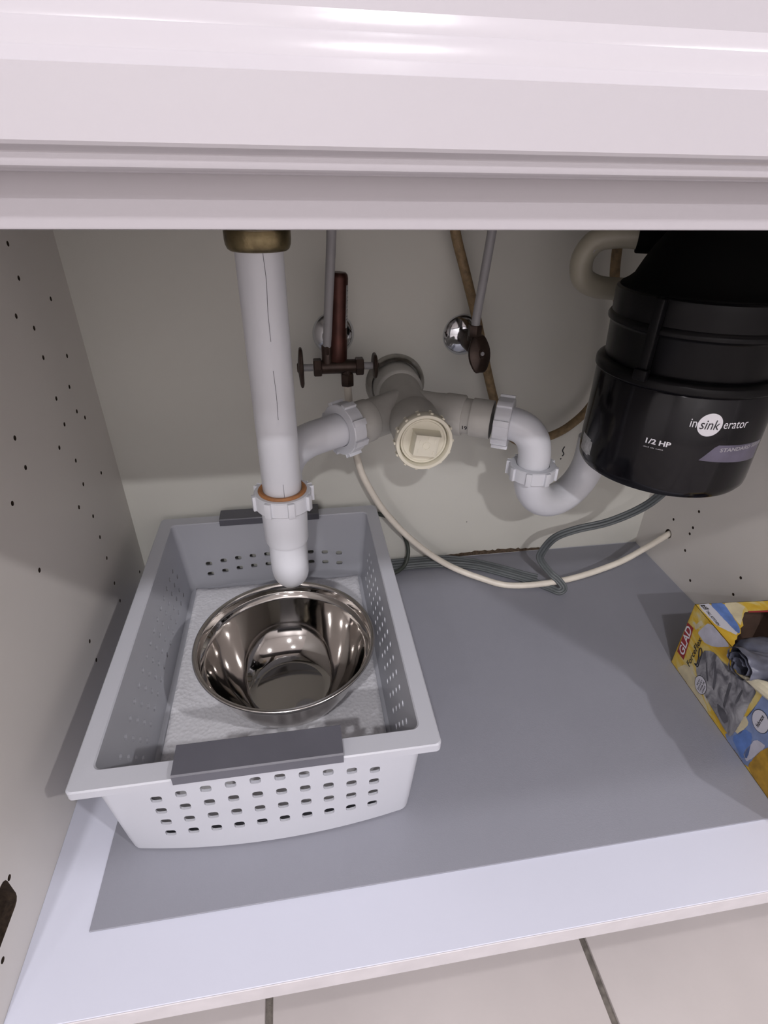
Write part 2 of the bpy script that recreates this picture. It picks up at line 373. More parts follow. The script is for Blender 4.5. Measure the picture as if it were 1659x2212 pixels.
for z, bl in ((0.02, .010), (0.05, .0065), (0.08, .0035), (0.100, 0.0012), (0.1105, 0)): rings.append(rrect(HX(z), HY(z), 0.009, z, bl))
rings += [rrect(HX(ZR) + 0.0110, HY(ZR) + 0.0085, 0.005, 0.1100), rrect(HX(ZR) + 0.0126, HY(ZR) + 0.0100, 0.005, 0.1110), rrect(HX(ZR) + 0.0126, HY(ZR) + 0.0100, 0.005, 0.1188), rrect(HX(ZR) + 0.0114, HY(ZR) + 0.0088, 0.005, ZR),
          rrect(HX(ZR) - 0.0030, HY(ZR) - 0.0080, 0.007, ZR), rrect(HX(ZR) - 0.0042, HY(ZR) - 0.0092, 0.007, 0.1188)]
for z, bl in ((0.1105, 0), (0.08, .0035), (0.05, .0065), (0.02, .010)):
    s = 0.0045 * max(0, (z - 0.100) / 0.0105)
    rings.append(rrect(HX(z) - T_ - 0.0004, HY(z) - T_ - s, 0.008, z, bl))
rings += [rrect(HX(0) - T_ - 0.002, HY(0) - T_ - 0.002, 0.012, 0.0062, 0.011), rrect(HX(0) - T_ - 0.005, HY(0) - T_ - 0.005, 0.011, 0.0044, 0.010)]
bm = new(); V = [[bm.verts.new(p) for p in r] for r in rings]; n_ = len(V[0])
for A, B in zip(V, V[1:]):
    for k in range(n_): bm.faces.new((A[k], A[(k + 1) % n_], B[(k + 1) % n_], B[k]))
bm.faces.new(list(reversed(V[0]))); bm.faces.new(V[-1])
body = obj('basket_body', bm, 'basket', bk)
cb = new()
def arch(x): return 0.0098 * (1 - ((x - BX) / 0.095) ** 2)
for k in range(10):
    x = 0.1041 + 0.02093 * k
    for j in range(4):
        z = 0.0812 - 0.0171 * j + arch(x) * (1 - 0.22 * j)
        xx = BX + (x - BX) * (1 - 0.009 * j)
        box(cb, (xx - 0.0047, 0.085, z - 0.0041), (xx + 0.0047, 0.140, z + 0.0041), 0.0024, 2)
for k in range(10):
    x = 0.0990 + 0.0214 * k
    for j in range(2):
        z = 0.0455 - 0.0185 * j + 0.008 * (1 - ((x - BX) / 0.1) ** 2)
        box(cb, (x - 0.0046, 0.470, z - 0.0034), (x + 0.0046, 0.530, z + 0.0034), 0.0022, 2)
for side in (-1, 1):
    for j in range(4):
        for k in range(15):
            y = 0.165 + 0.0200 * k + (0.010 if j % 2 else 0); z = 0.0760 - 0.0165 * j + 0.006 * (1 - ((y - BY) / 0.15) ** 2)
            x = BX + side * 0.137
            box(cb, (x - 0.02, y - 0.0035, z - 0.0030), (x + 0.02, y + 0.0035, z + 0.0030), 0.0020, 1)
boolean_cut(body, obj('cutter', cb, 'basket'))
def grip(y0, y1, front):
    bm = new(); pr = [(y0, 0.1155), (y0, 0.1255), (y0 + 0.0012, 0.1268), (y1 - 0.001, 0.1268), (y1, 0.1258), (y1, 0.1205), (y0 + 0.0085 * (1 if front else 1), 0.1205), (y0 + 0.0035, 0.1155)] if front else \
         [(y0, 0.1165), (y0, 0.1255), (y0 + 0.001, 0.1268), (y1 - 0.0012, 0.1268), (y1, 0.1255), (y1, 0.1120), (y1 - 0.0035, 0.1120), (y1 - 0.0085, 0.1205), (y0 + 0.003, 0.1205), (y0 + 0.003, 0.1165)]
    A = [bm.verts.new((0.1258, y, z)) for y, z in pr]; B = [bm.verts.new((0.2642, y, z)) for y, z in pr]
    for k in range(len(pr)): bm.faces.new((A[k], A[(k + 1) % len(pr)], B[(k + 1) % len(pr)], B[k]))
    bm.faces.new(list(reversed(A))); bm.faces.new(B)
    bmesh.ops.recalc_face_normals(bm, faces=bm.faces)
    o = obj('handle_grip', bm, 'grip', bk, angle=25); o['label'] = 'charcoal plastic grip clipped over the basket rim'
grip(0.1034, 0.1330, True); grip(0.4880, 0.5150, False)

# ------------------------------------------------------------------ paper towel
bm = new(); nx, ny = 44, 60; x0, x1, y0, y1 = 0.0765, 0.3185, 0.1290, 0.4880
G = []
for i in range(nx + 1):
    row = []
    for j in range(ny + 1):
        x = x0 + (x1 - x0) * i / nx; y = y0 + (y1 - y0) * j / ny
        dx = max(0, abs(x - BX) - 0.094); dy = max(0, abs(y - BY) - 0.165)
        h = 0.00475 + 0.0012 * max(0, noise.noise(Vector((x * 22, y * 22, 3)))) + 0.0007 * max(0, noise.noise(Vector((x * 90, y * 90, 1)))) + 0.10 * dx ** 1.0 * min(1, dx / 0.02) * 0.8 + 0.2 * dy * min(1, dy / 0.015)
        if (x - 0.2123) ** 2 + (y - 0.283) ** 2 < 0.064 ** 2: h = min(h, 0.0052)
        row.append(bm.verts.new((x, y, h)))
    G.append(row)
for i in range(nx):
    for j in range(ny): bm.faces.new((G[i][j], G[i + 1][j], G[i + 1][j + 1], G[i][j + 1]))
o = obj('paper_towel', bm, 'towel'); md = o.modifiers.new('sheet', 'SOLIDIFY'); md.thickness = 0.0003; md.offset = 1
tag(o, 'white embossed paper towel sheet lining the bottom of the basket', 'paper towel')

# ------------------------------------------------------------------ mixing bowl
BC = (0.2138, 0.2825, 0.0058)
bw = thing('mixing_bowl', 'shiny stainless steel mixing bowl standing on the paper towel in the basket', 'bowl', BC)
inner = [(0, 0.0012), (0.040, 0.0012), (0.045, 0.0020), (0.050, 0.0045), (0.058, 0.0110), (0.068, 0.0230), (0.0765, 0.0380), (0.0825, 0.0530), (0.0865, 0.0660), (0.0885, 0.0718), (0.0915, 0.0735), (0.0922, 0.0750), (0.0930, 0.0835), (0.0945, 0.0852)]
outer = [(0.0945, 0.0852), (0.0965, 0.0858), (0.0982, 0.0852), (0.0987, 0.0840), (0.0980, 0.0828), (0.0955, 0.0822), (0.0936, 0.0800), (0.0928, 0.0745), (0.0900, 0.0715), (0.0875, 0.0655), (0.0835, 0.0525), (0.0775, 0.0375), (0.069, 0.0220), (0.059, 0.0098), (0.051, 0.0032), (0.046, 0.0006), (0.041, 0.0), (0, 0.0)]
inner = [(r * 1.028, h) for r, h in inner]; outer = [(r * 1.028, h) for r, h in outer]
obj('bowl_inside', lathe(new(), inner, BC, segs=128), 'steel', bw, recalc=False, angle=50)
ob_ = lathe(new(), outer, BC, segs=128); obj('bowl_outside', ob_, 'steel_out', bw, recalc=False, angle=60)

# ------------------------------------------------------------------ drain below the left sink bowl
PX, PY = 0.2257, 0.3023
dp = thing('drain_tailpiece', 'straight white plastic sink drain pipe with tarnished brass nut at the top', 'pipe', (PX, PY, 0.27))
bm = new(); lathe(bm, [(0.0192, 0.4860), (0.0222, 0.4862), (0.0240, 0.4876), (0.0252, 0.4905), (0.0256, 0.4940), (0.0256, 0.5000), (0.0250, 0.5010), (0.0230, 0.5012), (0.0192, 0.5012)], (PX, PY, 0), closed=True)
nut = obj('flange_nut', bm, 'brass', dp); nut['label'] = 'tarnished brass flange nut'
obj('strainer_neck', lathe(new(), [(0, 0.5012), (0.0215, 0.5012), (0.0222, 0.5030), (0.0222, 0.5138), (0, 0.5138)], (PX, PY, 0)), 'chrome', dp)
pp = obj('pipe', lathe(new(), [(0.0165, 0.258), (0.0185, 0.258), (0.01905, 0.2588), (0.01905, 0.4860), (0.0165, 0.4860)], (PX, PY, 0), segs=64, closed=True), 'pvc', dp)
def on_pipe(deg, z, r=0.01908): return (PX + r * math.cos(R(deg)), PY + r * math.sin(R(deg)), z)
for seam in ([(-79, 0.4858), (-77, 0.465), (-80, 0.445), (-80, 0.42)], [(-81, 0.396), (-79, 0.375), (-80, 0.352)], [(-84, 0.287), (-83, 0.272)]):
    bm = new(); tube(bm, [on_pipe(a, z) for a, z in seam], 0.00022, 4, 6); obj('mould_seam', bm, 'grip', pp)

dt = thing('drain_trap', 'white plastic p-trap hanging below the left drain pipe over the steel bowl', 'drain trap', (PX, PY, 0.15), 'white drain traps')
slip_nut((PX, PY, 0.2625), (0, 0, 1), 0.0196, 0.0282, 0.0165, 8, 0.0065, 0.0026, dt)
obj('washer', lathe(new(), [(0.0193, 0.2705), (0.0235, 0.2705), (0.0240, 0.2718), (0.0225, 0.2735), (0.0194, 0.2730)], (PX, PY, 0), closed=True), 'washer', dt)['label'] = 'orange brown washer ring'
ry = 0.3800; RX = 0.2265; rr = (ry - PY) / 2
bm = new(); lathe(bm, [(0.0196, 0.2540), (0.0226, 0.2540), (0.0229, 0.2500), (0.0223, 0.2150), (0.0217, 0.2124), (0.0190, 0.2120)], (PX, PY, 0), segs=56)
obj('socket', bm, 'pvc', dt)
bm = new(); du = Vector((RX - PX, ry - PY, 0)).normalized(); pts = [(PX, PY, 0.2165), (PX, PY, 0.190)] + arc_pts(((PX + RX) / 2, PY + rr, 0.190), rr, 180, 360, du, (0, 0, 1), 14)[1:] + [(RX, ry, 0.2200)]
sweep(bm, pts, circ(0.0195, 40), 4); bmesh.ops.remove_doubles(bm, verts=bm.verts, dist=1e-6); obj('u_bend', bm, 'pvc', dt)
slip_nut((RX, ry, 0.2240), (0, 0, 1), 0.0200, 0.0245, 0.0165, 8, 0.0065, 0.0020, dt)
bm = new(); sweep(bm, [(RX, ry, 0.218), (RX + 0.0005, ry, 0.238), (RX + 0.001, ry - 0.0005, 0.254), (RX + 0.009, ry - 0.001, 0.2725), (RX + 0.025, ry - 0.001, 0.2865), (RX + 0.048, ry + 0.002, 0.2935), (0.2955, 0.3895, 0.2958), (0.301, 0.3932, 0.2960)], circ(0.0188, 36), 6); obj('trap_arm', bm, 'pvc', dt)
LB = Vector((0.2965, 0.3900, 0.2960)); HUB = Vector((0.3770, 0.4450, 0.2970)); RB = Vector((0.4790, 0.3900, 0.2950))
ld_ = (HUB - LB).normalized(); rd_ = (HUB - RB).normalized()
slip_nut(LB, ld_, 0.0190, 0.0290, 0.0170, 8, 0.0070, 0.0026, dt)

# ------------------------------------------------------------------ double wye fitting at the wall with cleanout
df = thing('drain_wye', 'dusty shade-darkened grey white double wye drain fitting at the back wall with square cleanout plug', 'drain fitting', (HUB.x, D, 0.297))
obj('wall_escutcheon', lathe(new(), [(0.0335, 0.0), (0.0400, 0.0003), (0.0395, 0.004), (0.0370, 0.009), (0.0335, 0.012)], (HUB.x, D - 0.0002, 0.300), (0, -1, 0), 56, closed=True), 'chrome_dull', df)['label'] = 'tarnished chrome wall flange'
F = Vector((HUB.x + 0.0005, 0.3520, 0.2945))
bm = new(); ax = (F - Vector((HUB.x, D, 0.300))); L_ = ax.length; ax.normalize()
base = Vector((HUB.x, D, 0.300)) + ax * 0.0005
lathe(bm, [(0, 0), (0.0300, 0), (0.0312, 0.001), (0.0312, 0.034), (0.0300, 0.0360), (0.0272, 0.0375), (0.0262, 0.055), (0.0262, 0.118), (0.0280, 0.1195), (0.0290, 0.1210), (0.0290, L_ - 0.004), (0.0280, L_ - 0.001), (0, L_ - 0.001)], base, ax, 56)
obj('wye_body', bm, 'pvc_dusty_shaded', df)
for tip, dvec, nm in ((LB, ld_, 'left'), (RB, rd_, 'right')):
    bm = new(); ln = (HUB - tip).length
    prof_ = [(0, 0.010), (0.0238, 0.010), (0.0248, 0.0115), (0.0248, 0.0340), (0.0240, 0.0355), (0.0232, 0.037), (0.0236, 0.060), (0.0236, ln), (0, ln)] if nm == 'left' else \
            [(0, 0.010), (0.0222, 0.010), (0.0226, 0.0115), (0.0226, 0.034), (0.0208, 0.0342), (0.0208, 0.0435), (0.0232, 0.0437), (0.0240, 0.045), (0.0240, 0.0660), (0.0228, 0.068), (0.0222, 0.080), (0.0222, ln), (0, ln)]
    lathe(bm, prof_, tip, dvec, 48); obj('wye_branch', bm, 'pvc_dusty_shaded', df)
# black stamp on the bushing of the right branch
x_, y_, a_ = frame_from(rd_)
def on_branch(u, v, r=0.02095):
    # v along the circumference, u along the axis
    dvec = Vector((0, 0, 1)); side = rd_.cross(dvec).normalized()
    ang = R(244) + v / r
    return RB + rd_ * (0.0388 + u) + (dvec * math.cos(ang) + side * math.sin(ang)) * r
text_mesh('19', 0.0072, lambda x, y, w_: on_branch(-(x - w_ / 2), y), 'size_stamp', 'ink_black', df, offset=0.0002)
# cleanout plug
pa = Vector((0.0, -1.0, 0.03)).normalized(); PF = F + ax * 0.0
bm = new(); lathe(bm, [(0.0262, -0.004), (0.0300, -0.003), (0.0312, -0.001), (0.0312, 0.009), (0.0306, 0.0102), (0.0276, 0.0102), (0.0268, 0.009), (0.0262, 0.0015)], PF, pa, 60, closed=True)
px_, py_, pz_ = frame_from(pa)
for k in range(14):
    t = 2 * math.pi * k / 14; d = px_ * math.cos(t) + py_ * math.sin(t)
    oriented_box(bm, PF + d * 0.0314 + pa * 0.003, pa.cross(d), d, pa, 0.0022, 0.0022, 0.0085, 0.0004)
obj('cleanout_ring', bm, 'cream_plug', df)
bm = new(); lathe(bm, [(0, 0.0045), (0.0225, 0.0045), (0.0235, 0.0055), (0.0250, 0.0055), (0.0258, 0.0040), (0.0258, 0.000), (0, 0.0)], PF, pa, 56)
obj('cleanout_cap', bm, 'cream_plug', df)
sq_x = (px_ * math.cos(R(-9)) + py_ * math.sin(R(-9))); sq_y = pa.cross(sq_x)
bm = new(); oriented_box(bm, PF + pa * 0.0115, sq_x, sq_y, pa, 0.0285, 0.0270, 0.0150, 0.0012, taper=0.90)
sqo = obj('square_head', bm, 'cream_plug', df)
bm = new(); q = PF + pa * 0.0190
lathe(bm, [(0.0032, -0.0002), (0.0046, -0.0002), (0.0044, 0.0005), (0.0034, 0.0005)], q, pa, 24, closed=True)
for k, (u, v) in enumerate(((-0.008, -0.006), (-0.008, 0.004), (0.0085, -0.007), (0.0085, 0.006), (0.001, 0.0085))):
    oriented_box(bm, q + sq_x * u + sq_y * v, sq_x, sq_y, pa, 0.0010, 0.0042, 0.0008)
obj('embossed_mark', bm, 'cream_plug', sqo)

# ------------------------------------------------------------------ right trap to the disposer
DX, DY = 0.628, 0.302
rt = thing('drain_trap', 'white plastic p-trap curving behind the black disposer on the right', 'drain trap', (0.565, 0.385, 0.175), 'white drain traps')
slip_nut(RB + Vector((0.003, -0.0016, 0)), rd_, 0.0190, 0.0285, 0.0180, 8, 0.0070, 0.0026, rt)
bm = new(); sweep(bm, [(0.4775, 0.3908, 0.2950), (0.4880, 0.3850, 0.2948), (0.5035, 0.3770, 0.2895), (0.5135, 0.3715, 0.2780), (0.5175, 0.3690, 0.2620), (0.5180, 0.3690, 0.2440)], circ(0.0190, 36), 6); obj('elbow', bm, 'pvc', rt)
slip_nut((0.5180, 0.3690, 0.2395), (0, 0, 1), 0.0196, 0.0275, 0.0165, 8, 0.0065, 0.0026, rt)
U0 = Vector((0.5180, 0.3690, 0)); U1 = Vector((0.6140, 0.4060, 0)); uu = (U1 - U0); ur = uu.length / 2; uu.normalize(); uc = (U0 + U1) / 2 + Vector((0, 0, 0.2360))
bm = new(); sweep(bm, [U0 + Vector((0, 0, 0.2440))] + arc_pts(uc, ur, 180, 360, uu, (0, 0, 1), 14) + [U1 + Vector((0, 0, 0.26))], circ(0.0205, 40), 4); obj('u_bend', bm, 'pvc', rt)
bm = new(); sweep(bm, [U1 + Vector((0, 0, 0.266)), U1 + Vector((0, 0, 0.30)), U1 + Vector((0.001, -0.001, 0.322)), U1 + Vector((0.003, -0.010, 0.336)), (DX, DY + 0.0926, 0.3400)], circ(0.0178, 30), 5); obj('discharge_tube', bm, 'pvc', rt)

# ------------------------------------------------------------------ shut-off valves
def escutcheon(x, z, r, parent): 
    o = obj('escutcheon', lathe(new(), [(0, 0.0), (r, 0.0), (r, 0.0012), (r * 0.96, 0.003), (r * 0.80, 0.0068), (r * 0.55, 0.0098), (r * 0.36, 0.0112), (0, 0.0114)], (x, D - 0.0002, z), (0, -1, 0), 48), 'chrome', parent, angle=50)
    o['label'] = 'chrome wall escutcheon'
def hexnut(bm, c, axis, r, h, segs=6): lathe(bm, [(0, -h / 2), (r * 0.92, -h / 2), (r, -h / 2 + 0.001), (r, h / 2 - 0.001), (r * 0.92, h / 2), (0, h / 2)], c, axis, segs)
vl = thing('shutoff_valve', 'dark bronze dual outlet shutoff valve with copper arrestor tube and two handles', 'valve', (0.296, D, 0.3675), 'wall shutoff valves')
escutcheon(0.2965, 0.3675, 0.0262, vl)
VZ, VY = 0.3430, 0.4660
bm = new()
tube(bm, [(0.2965, D - 0.008, 0.3660), (0.2965, 0.495, 0.3640), (0.2970, 0.476, 0.3560), (0.2970, VY, 0.3440)], 0.0078, 6, 16)
lathe(bm, [(0, -0.028), (0.0075, -0.028), (0.0082, -0.026), (0.0082, 0.026), (0.0075, 0.028), (0, 0.028)], (0.2975, VY, VZ), (1, 0, 0), 20)
lathe(bm, [(0, 0), (0.0065, 0), (0.0065, 0.018), (0.0055, 0.020), (0, 0.020)], (0.2845, VY, VZ + 0.004), (0, 0, 1), 16)
hexnut(bm, (0.2845, VY, VZ + 0.0205), (0, 0, 1), 0.0072, 0.010)
obj('valve_body', bm, 'bronze', vl)
for x in (0.2725, 0.3225):
    bm = new(); hexnut(bm, (x, VY, VZ), (1, 0, 0), 0.0108, 0.0095); obj('packing_nut', bm, 'bronze', vl)
bm = new(); hexnut(bm, (0.3075, VY - 0.001, VZ - 0.0155), (0, 0, 1), 0.0082, 0.015); lathe(bm, [(0, -0.004), (0.0062, -0.004), (0.0062, 0.008), (0, 0.008)], (0.3075, VY - 0.001, VZ - 0.011)); obj('outlet_nut', bm, 'bronze', vl)
for x0_, x1_ in ((0.2672, 0.2562), (0.3278, 0.3385)):
    obj('stem', lathe(new(), [(0, 0), (0.0042, 0), (0.0042, abs(x1_ - x0_)), (0, abs(x1_ - x0_))], (x0_, VY, VZ), (1 if x1_ > x0_ else -1, 0, 0), 14), 'tube_grey', vl)
def oval_handle(c, axis, rx, rz, th, parent, m='bronze', tilt=0):
    bm = new(); x, y, a = frame_from(axis)
    if tilt: x, y = x * math.cos(tilt) + y * math.sin(tilt), y * math.cos(tilt) - x * math.sin(tilt)
    prof_ = [(0, -th * 0.5), (0.80, -th * 0.5), (0.95, -th * 0.3), (1.0, 0), (0.95, th * 0.3), (0.80, th * 0.5), (0.25, th * 0.75), (0.2, th * 0.95), (0, th)]
    rings_ = []
    for r_, h in prof_:
        if r_ == 0: rings_.append([bm.verts.new(Vector(c) + a * h)]); continue
        rings_.append([bm.verts.new(Vector(c) + a * h + x * (rx * r_ * math.cos(t)) + y * (rz * r_ * (1 + 0.05 * math.cos(6 * t)) * math.sin(t))) for t in (2 * math.pi * k / 32 for k in range(32))])
    for A, B in zip(rings_, rings_[1:]):
        for k in range(32):
            k2 = (k + 1) % 32
            if len(A) == 1: bm.faces.new((A[0], B[k], B[k2]))
            elif len(B) == 1: bm.faces.new((A[k], A[k2], B[0]))
            else: bm.faces.new((A[k], A[k2], B[k2], B[k]))
    return obj('handle', bm, m, parent)
oval_handle((0.2535, VY, VZ), (-1, 0, 0), 0.0115, 0.0245, 0.0052, vl)
oval_handle((0.3410, VY, VZ), (1, 0, 0), 0.0160, 0.0150, 0.0052, vl)
bm = new(); AR = (0.3012, VY + 0.0035, 0)
lathe(bm, [(0, 0.350), (0.0106, 0.350), (0.0112, 0.352), (0.0112, 0.3745), (0.0106, 0.376), (0.0106, 0.4415), (0.0098, 0.4450), (0.0078, 0.4470), (0, 0.4472)], (AR[0] - 0.0044 - 0.35 * 0.045, AR[1], 0), (0.045, 0, 1), segs=28)
arr = obj('arrestor_tube', bm, 'copper', vl); arr['label'] = 'brown copper arrestor tube with paper label'
def on_arr(deg, z, r=0.01072): return Vector((AR[0] - 0.0044 + 0.045 * (z - 0.35) + r * math.cos(R(deg)), AR[1] + r * math.sin(R(deg)), z))
bm = new(); rows = [[bm.verts.new(on_arr(-42 + 8 * i, z)) for i in range(8)] for z in (0.3880, 0.4340)]
for i in range(7): bm.faces.new((rows[0][i], rows[0][i + 1], rows[1][i + 1], rows[1][i]))
obj('paper_label', bm, 'sticker', arr)
bm = new()
for z in [0.390 + 0.0034 * k for k in range(12)]:
    a0 = -38 + random.uniform(0, 6); a1 = -8 + random.uniform(-12, 6)
    b = [bm.verts.new(on_arr(a_q, z_q, 0.01080)) for a_q, z_q in ((a0, z), (a1, z), (a1, z + 0.0012), (a0, z + 0.0012))]; bm.faces.new(b)
obj('label_print', bm, 'ink_black', arr)

vr = thing('shutoff_valve', 'dark bronze single shutoff valve with oval handle facing out, right of the drain fitting', 'valve', (0.465, D, 0.362), 'wall shutoff valves')
escutcheon(0.4650, 0.3620, 0.0262, vr)
bm = new()
tube(bm, [(0.4650, D - 0.008, 0.362), (0.4650, 0.497, 0.362)], 0.0100, 4, 16, smooth=False)
lathe(bm, [(0, 0), (0.0100, 0), (0.0112, 0.002), (0.0112, 0.022), (0.0098, 0.024), (0.0080, 0.030), (0, 0.030)], (0.4650, 0.497, 0.362), (0.08, -1, -0.05), 24)
lathe(bm, [(0, 0), (0.0068, 0), (0.0068, 0.022), (0, 0.022)], (0.4645, 0.4600 + 0.022, 0.360), (-0.10, -0.55, 0.84), 16)
obj('valve_body', bm, 'bronze', vr)
bm = new(); hexnut(bm, (0.4615, 0.4645, 0.3815), (0, 0, 1), 0.0084, 0.013); obj('outlet_nut', bm, 'bronze', vr)
hd = oval_handle((0.4672, 0.4560, 0.3555), (0.22, -1, 0.30), 0.0148, 0.0232, 0.0070, vr, tilt=R(0))
bm = new(); lathe(bm, [(0, 0.0050), (0.0024, 0.0052), (0.0024, 0.0082), (0.0012, 0.0084), (0, 0.0084)], (0.4672, 0.4560, 0.3555), (0.22, -1, 0.30), 8); obj('handle_screw', bm, 'tube_grey', vr)

# ------------------------------------------------------------------ tubes, hoses, cords
bm = new(); tube(bm, [(0.2845, VY - 0.001, 0.3640), (0.2862, VY - 0.002, 0.385), (0.2898, VY - 0.004, 0.432), (0.2930, 0.458, 0.475), (0.2955, 0.455, 0.515)], 0.0052, 8, 18)
tag(obj('supply_tube', bm, 'tube_grey'), 'grey riser tube going up from the dual outlet valve with copper tube', 'tube', 'grey riser tubes')
bm = new(); tube(bm, [(0.4615, 0.4640, 0.3850), (0.4622, 0.463, 0.405), (0.4648, 0.461, 0.440), (0.4685, 0.460, 0.487), (0.4705, 0.459, 0.516)], 0.0052, 8, 18)
tag(obj('supply_tube', bm, 'tube_grey'), 'grey riser tube going up from the single valve with oval handle', 'tube', 'grey riser tubes')
bm = new(); tube(bm, [(0.4310, 0.495, 0.516), (0.4383, 0.499, 0.4841), (0.4567, 0.500, 0.4348), (0.4742, 0.502, 0.3880), (0.4925, 0.503, 0.3320), (0.5115, 0.503, 0.2780), (0.5320, 0.503, 0.2330), (0.5620, 0.502, 0.2130), (0.5958, 0.500, 0.2198), (0.6280, 0.500, 0.2360), (0.6560, 0.500, 0.2694), (0.6700, 0.500, 0.3300), (0.6620, 0.500, 0.3969), (0.6480, 0.500, 0.4328), (0.6420, 0.500, 0.4768), (0.641, 0.499, 0.515)], 0.0060, 8, 16)
tag(obj('braided_hose', bm, 'tan'), 'tan braided hose looping low behind the right trap and disposer', 'hose')
bm = new(); tube(bm, [(0.3075, 0.4650, 0.3200), (0.3090, 0.4650, 0.297), (0.3120, 0.4640, 0.2620), (0.3160, 0.4655, 0.2310), (0.3270, 0.4680, 0.1900), (0.3560, 0.4710, 0.1330), (0.3990, 0.4715, 0.0780), (0.4520, 0.4690, 0.0315), (0.5040, 0.4490, 0.0130), (0.5505, 0.4300, 0.0085), (0.6290, 0.4240, 0.0150), (0.7140, 0.4340, 0.0290), (0.7700, 0.447, 0.0460), (0.8100, 0.4576, 0.0600), (0.8265, 0.462, 0.0660)], 0.0047, 8, 16)
tag(obj('water_line', bm, 'white_tube'), 'thin cream water line sagging across the back to a hole in the right side', 'tube')
# three-core flat cord
def flat_prof():
    out = []
    for k in range(60):
        t = 2 * math.pi * (k + 0.5) / 60; u = 0.0058 * math.cos(t)
        h = 0.0023 * (0.48 + 0.52 * abs(math.cos(u / 0.0058 * 1.5 * math.pi)) ** 0.7)
        s = math.sin(t); out.append((u, h * (1 if s > 0 else -1) * min(1, abs(s) * 2.2)))
    return out
FP = flat_prof()
cord_pts = [(0.3640, 0.4990, 0.0070), (0.3900, 0.5010, 0.0068), (0.4250, 0.5020, 0.0068), (0.4620, 0.4985, 0.0068), (0.5091, 0.4860, 0.0068), (0.5528, 0.4590, 0.0068), (0.5860, 0.4360, 0.0068), (0.6040, 0.4195, 0.0068), (0.6150, 0.4090, 0.0068), (0.6225, 0.4110, 0.0115), (0.6170, 0.4210, 0.0190), (0.6071, 0.4300, 0.0263), (0.5897, 0.4350, 0.0489), (0.5881, 0.4330, 0.0659), (0.5987, 0.4250, 0.0953), (0.6227, 0.4150, 0.1141), (0.6607, 0.4030, 0.1309), (0.6915, 0.3880, 0.1586), (0.7032, 0.3720, 0.1898), (0.7060, 0.3500, 0.2400), (0.7040, 0.3330, 0.2755)]
bm = new(); sweep(bm, cord_pts, FP, 8, nref=(-0.25, -0.55, 0.80))
tag(obj('power_cord', bm, 'cord'), 'flat grey three core cord hanging from the black disposer onto the mat', 'cord')
bm = new(); sweep(bm, [(0.3660, 0.5145, 0.0066), (0.400, 0.5150, 0.0068), (0.4350, 0.5150, 0.0066), (0.4700, 0.5130, 0.0064), (0.5050, 0.5010, 0.0064), (0.5450, 0.4785, 0.0064), (0.5780, 0.4560, 0.0064), (0.5960, 0.4455, 0.0064)], FP, 8, nref=(-0.25, -0.55, 0.80))
tag(obj('spare_cord', bm, 'cord'), 'flat grey cord lying along the bottom of the back wall', 'cord')
bm = new(); tube(bm, [(0.3350, 0.5190, 0.1020), (0.3498, 0.519, 0.1005), (0.3745, 0.5180, 0.0885), (0.3940, 0.5160, 0.0600), (0.4020, 0.5100, 0.0330), (0.3950, 0.4990, 0.0120), (0.3750, 0.4880, 0.0060), (0.3560, 0.4900, 0.0050)], 0.0031, 8, 12)
tag(obj('loop_cable', bm, 'cord_dark'), 'short dark green cable looping out behind the back corner of the basket', 'cable')
# dishwasher drain hose
dh = thing('drain_hose', 'milky ribbed drain hose curling beside the neck of the black disposer', 'hose', (0.57, 0.41, 0.44))
bm = new(); tube(bm, [(0.6080, 0.3900, 0.4870), (0.5920, 0.4000, 0.4880), (0.5720, 0.4100, 0.4850), (0.5620, 0.4150, 0.4770), (0.5575, 0.4180, 0.4630), (0.5625, 0.4200, 0.4460), (0.5800, 0.4220, 0.4365), (0.6050, 0.4240, 0.4330), (0.6400, 0.4250, 0.4320)], 0.0118, 8, 24)
obj('hose', bm, 'hose_clear', dh)
bm = new(); random.seed(3)
for k in range(6):
    x = 0.5610 + 0.0034 * k; z = 0.4720 + 0.0024 * k
    tube(bm, [(x, 0.4035, z), (x + 0.0012, 0.4030, z + random.uniform(0.002, 0.0045))], 0.0005, 2, 6, smooth=False)
obj('faded_print', bm, 'ink_grey', dh)
bm = new(); lathe(bm, [(0, 0), (0.0142, 0), (0.0150, 0.0015), (0.0150, 0.026), (0.0135, 0.028), (0, 0.028)], (0.6000, 0.3920, 0.4875), (1.0, -0.50, 0.0), 28); obj('rubber_boot', bm, 'black_matte', dh)

# ------------------------------------------------------------------ garbage disposer
gd = thing('garbage_disposer', 'large black garbage disposer hanging from the sink on the right', 'garbage disposer', (DX, DY, 0.28))
bm = new(); lathe(bm, [(0, 0.2735), (0.050, 0.2735), (0.072, 0.2745), (0.0795, 0.2770), (0.0820, 0.2810), (0.0825, 0.2860), (0.0825, 0.3750), (0.0815, 0.3765), (0.075, 0.377), (0, 0.377)], (DX, DY, 0), segs=96)
shell = obj('lower_shell', bm, 'black_shell', gd)
bm = new(); lathe(bm, [(0.074, 0.3768), (0.0835, 0.3770), (0.0848, 0.3785), (0.0848, 0.3840), (0.0835, 0.3862), (0.0800, 0.3880), (0.074, 0.388)], (DX, DY, 0), segs=96, closed=True); obj('clamp_band', bm, 'black', gd)
bm = new(); lathe(bm, [(0.070, 0.3870), (0.0772, 0.3880), (0.0778, 0.3900), (0.0792, 0.4200), (0.0800, 0.4215), (0.0822, 0.4235), (0.0826, 0.4262), (0.0812, 0.4290), (0.0796, 0.4300), (0.0806, 0.4480), (0.0800, 0.4515), (0.0780, 0.4530), (0.070, 0.4535)], (DX, DY, 0), segs=96); obj('upper_housing', bm, 'black', gd)
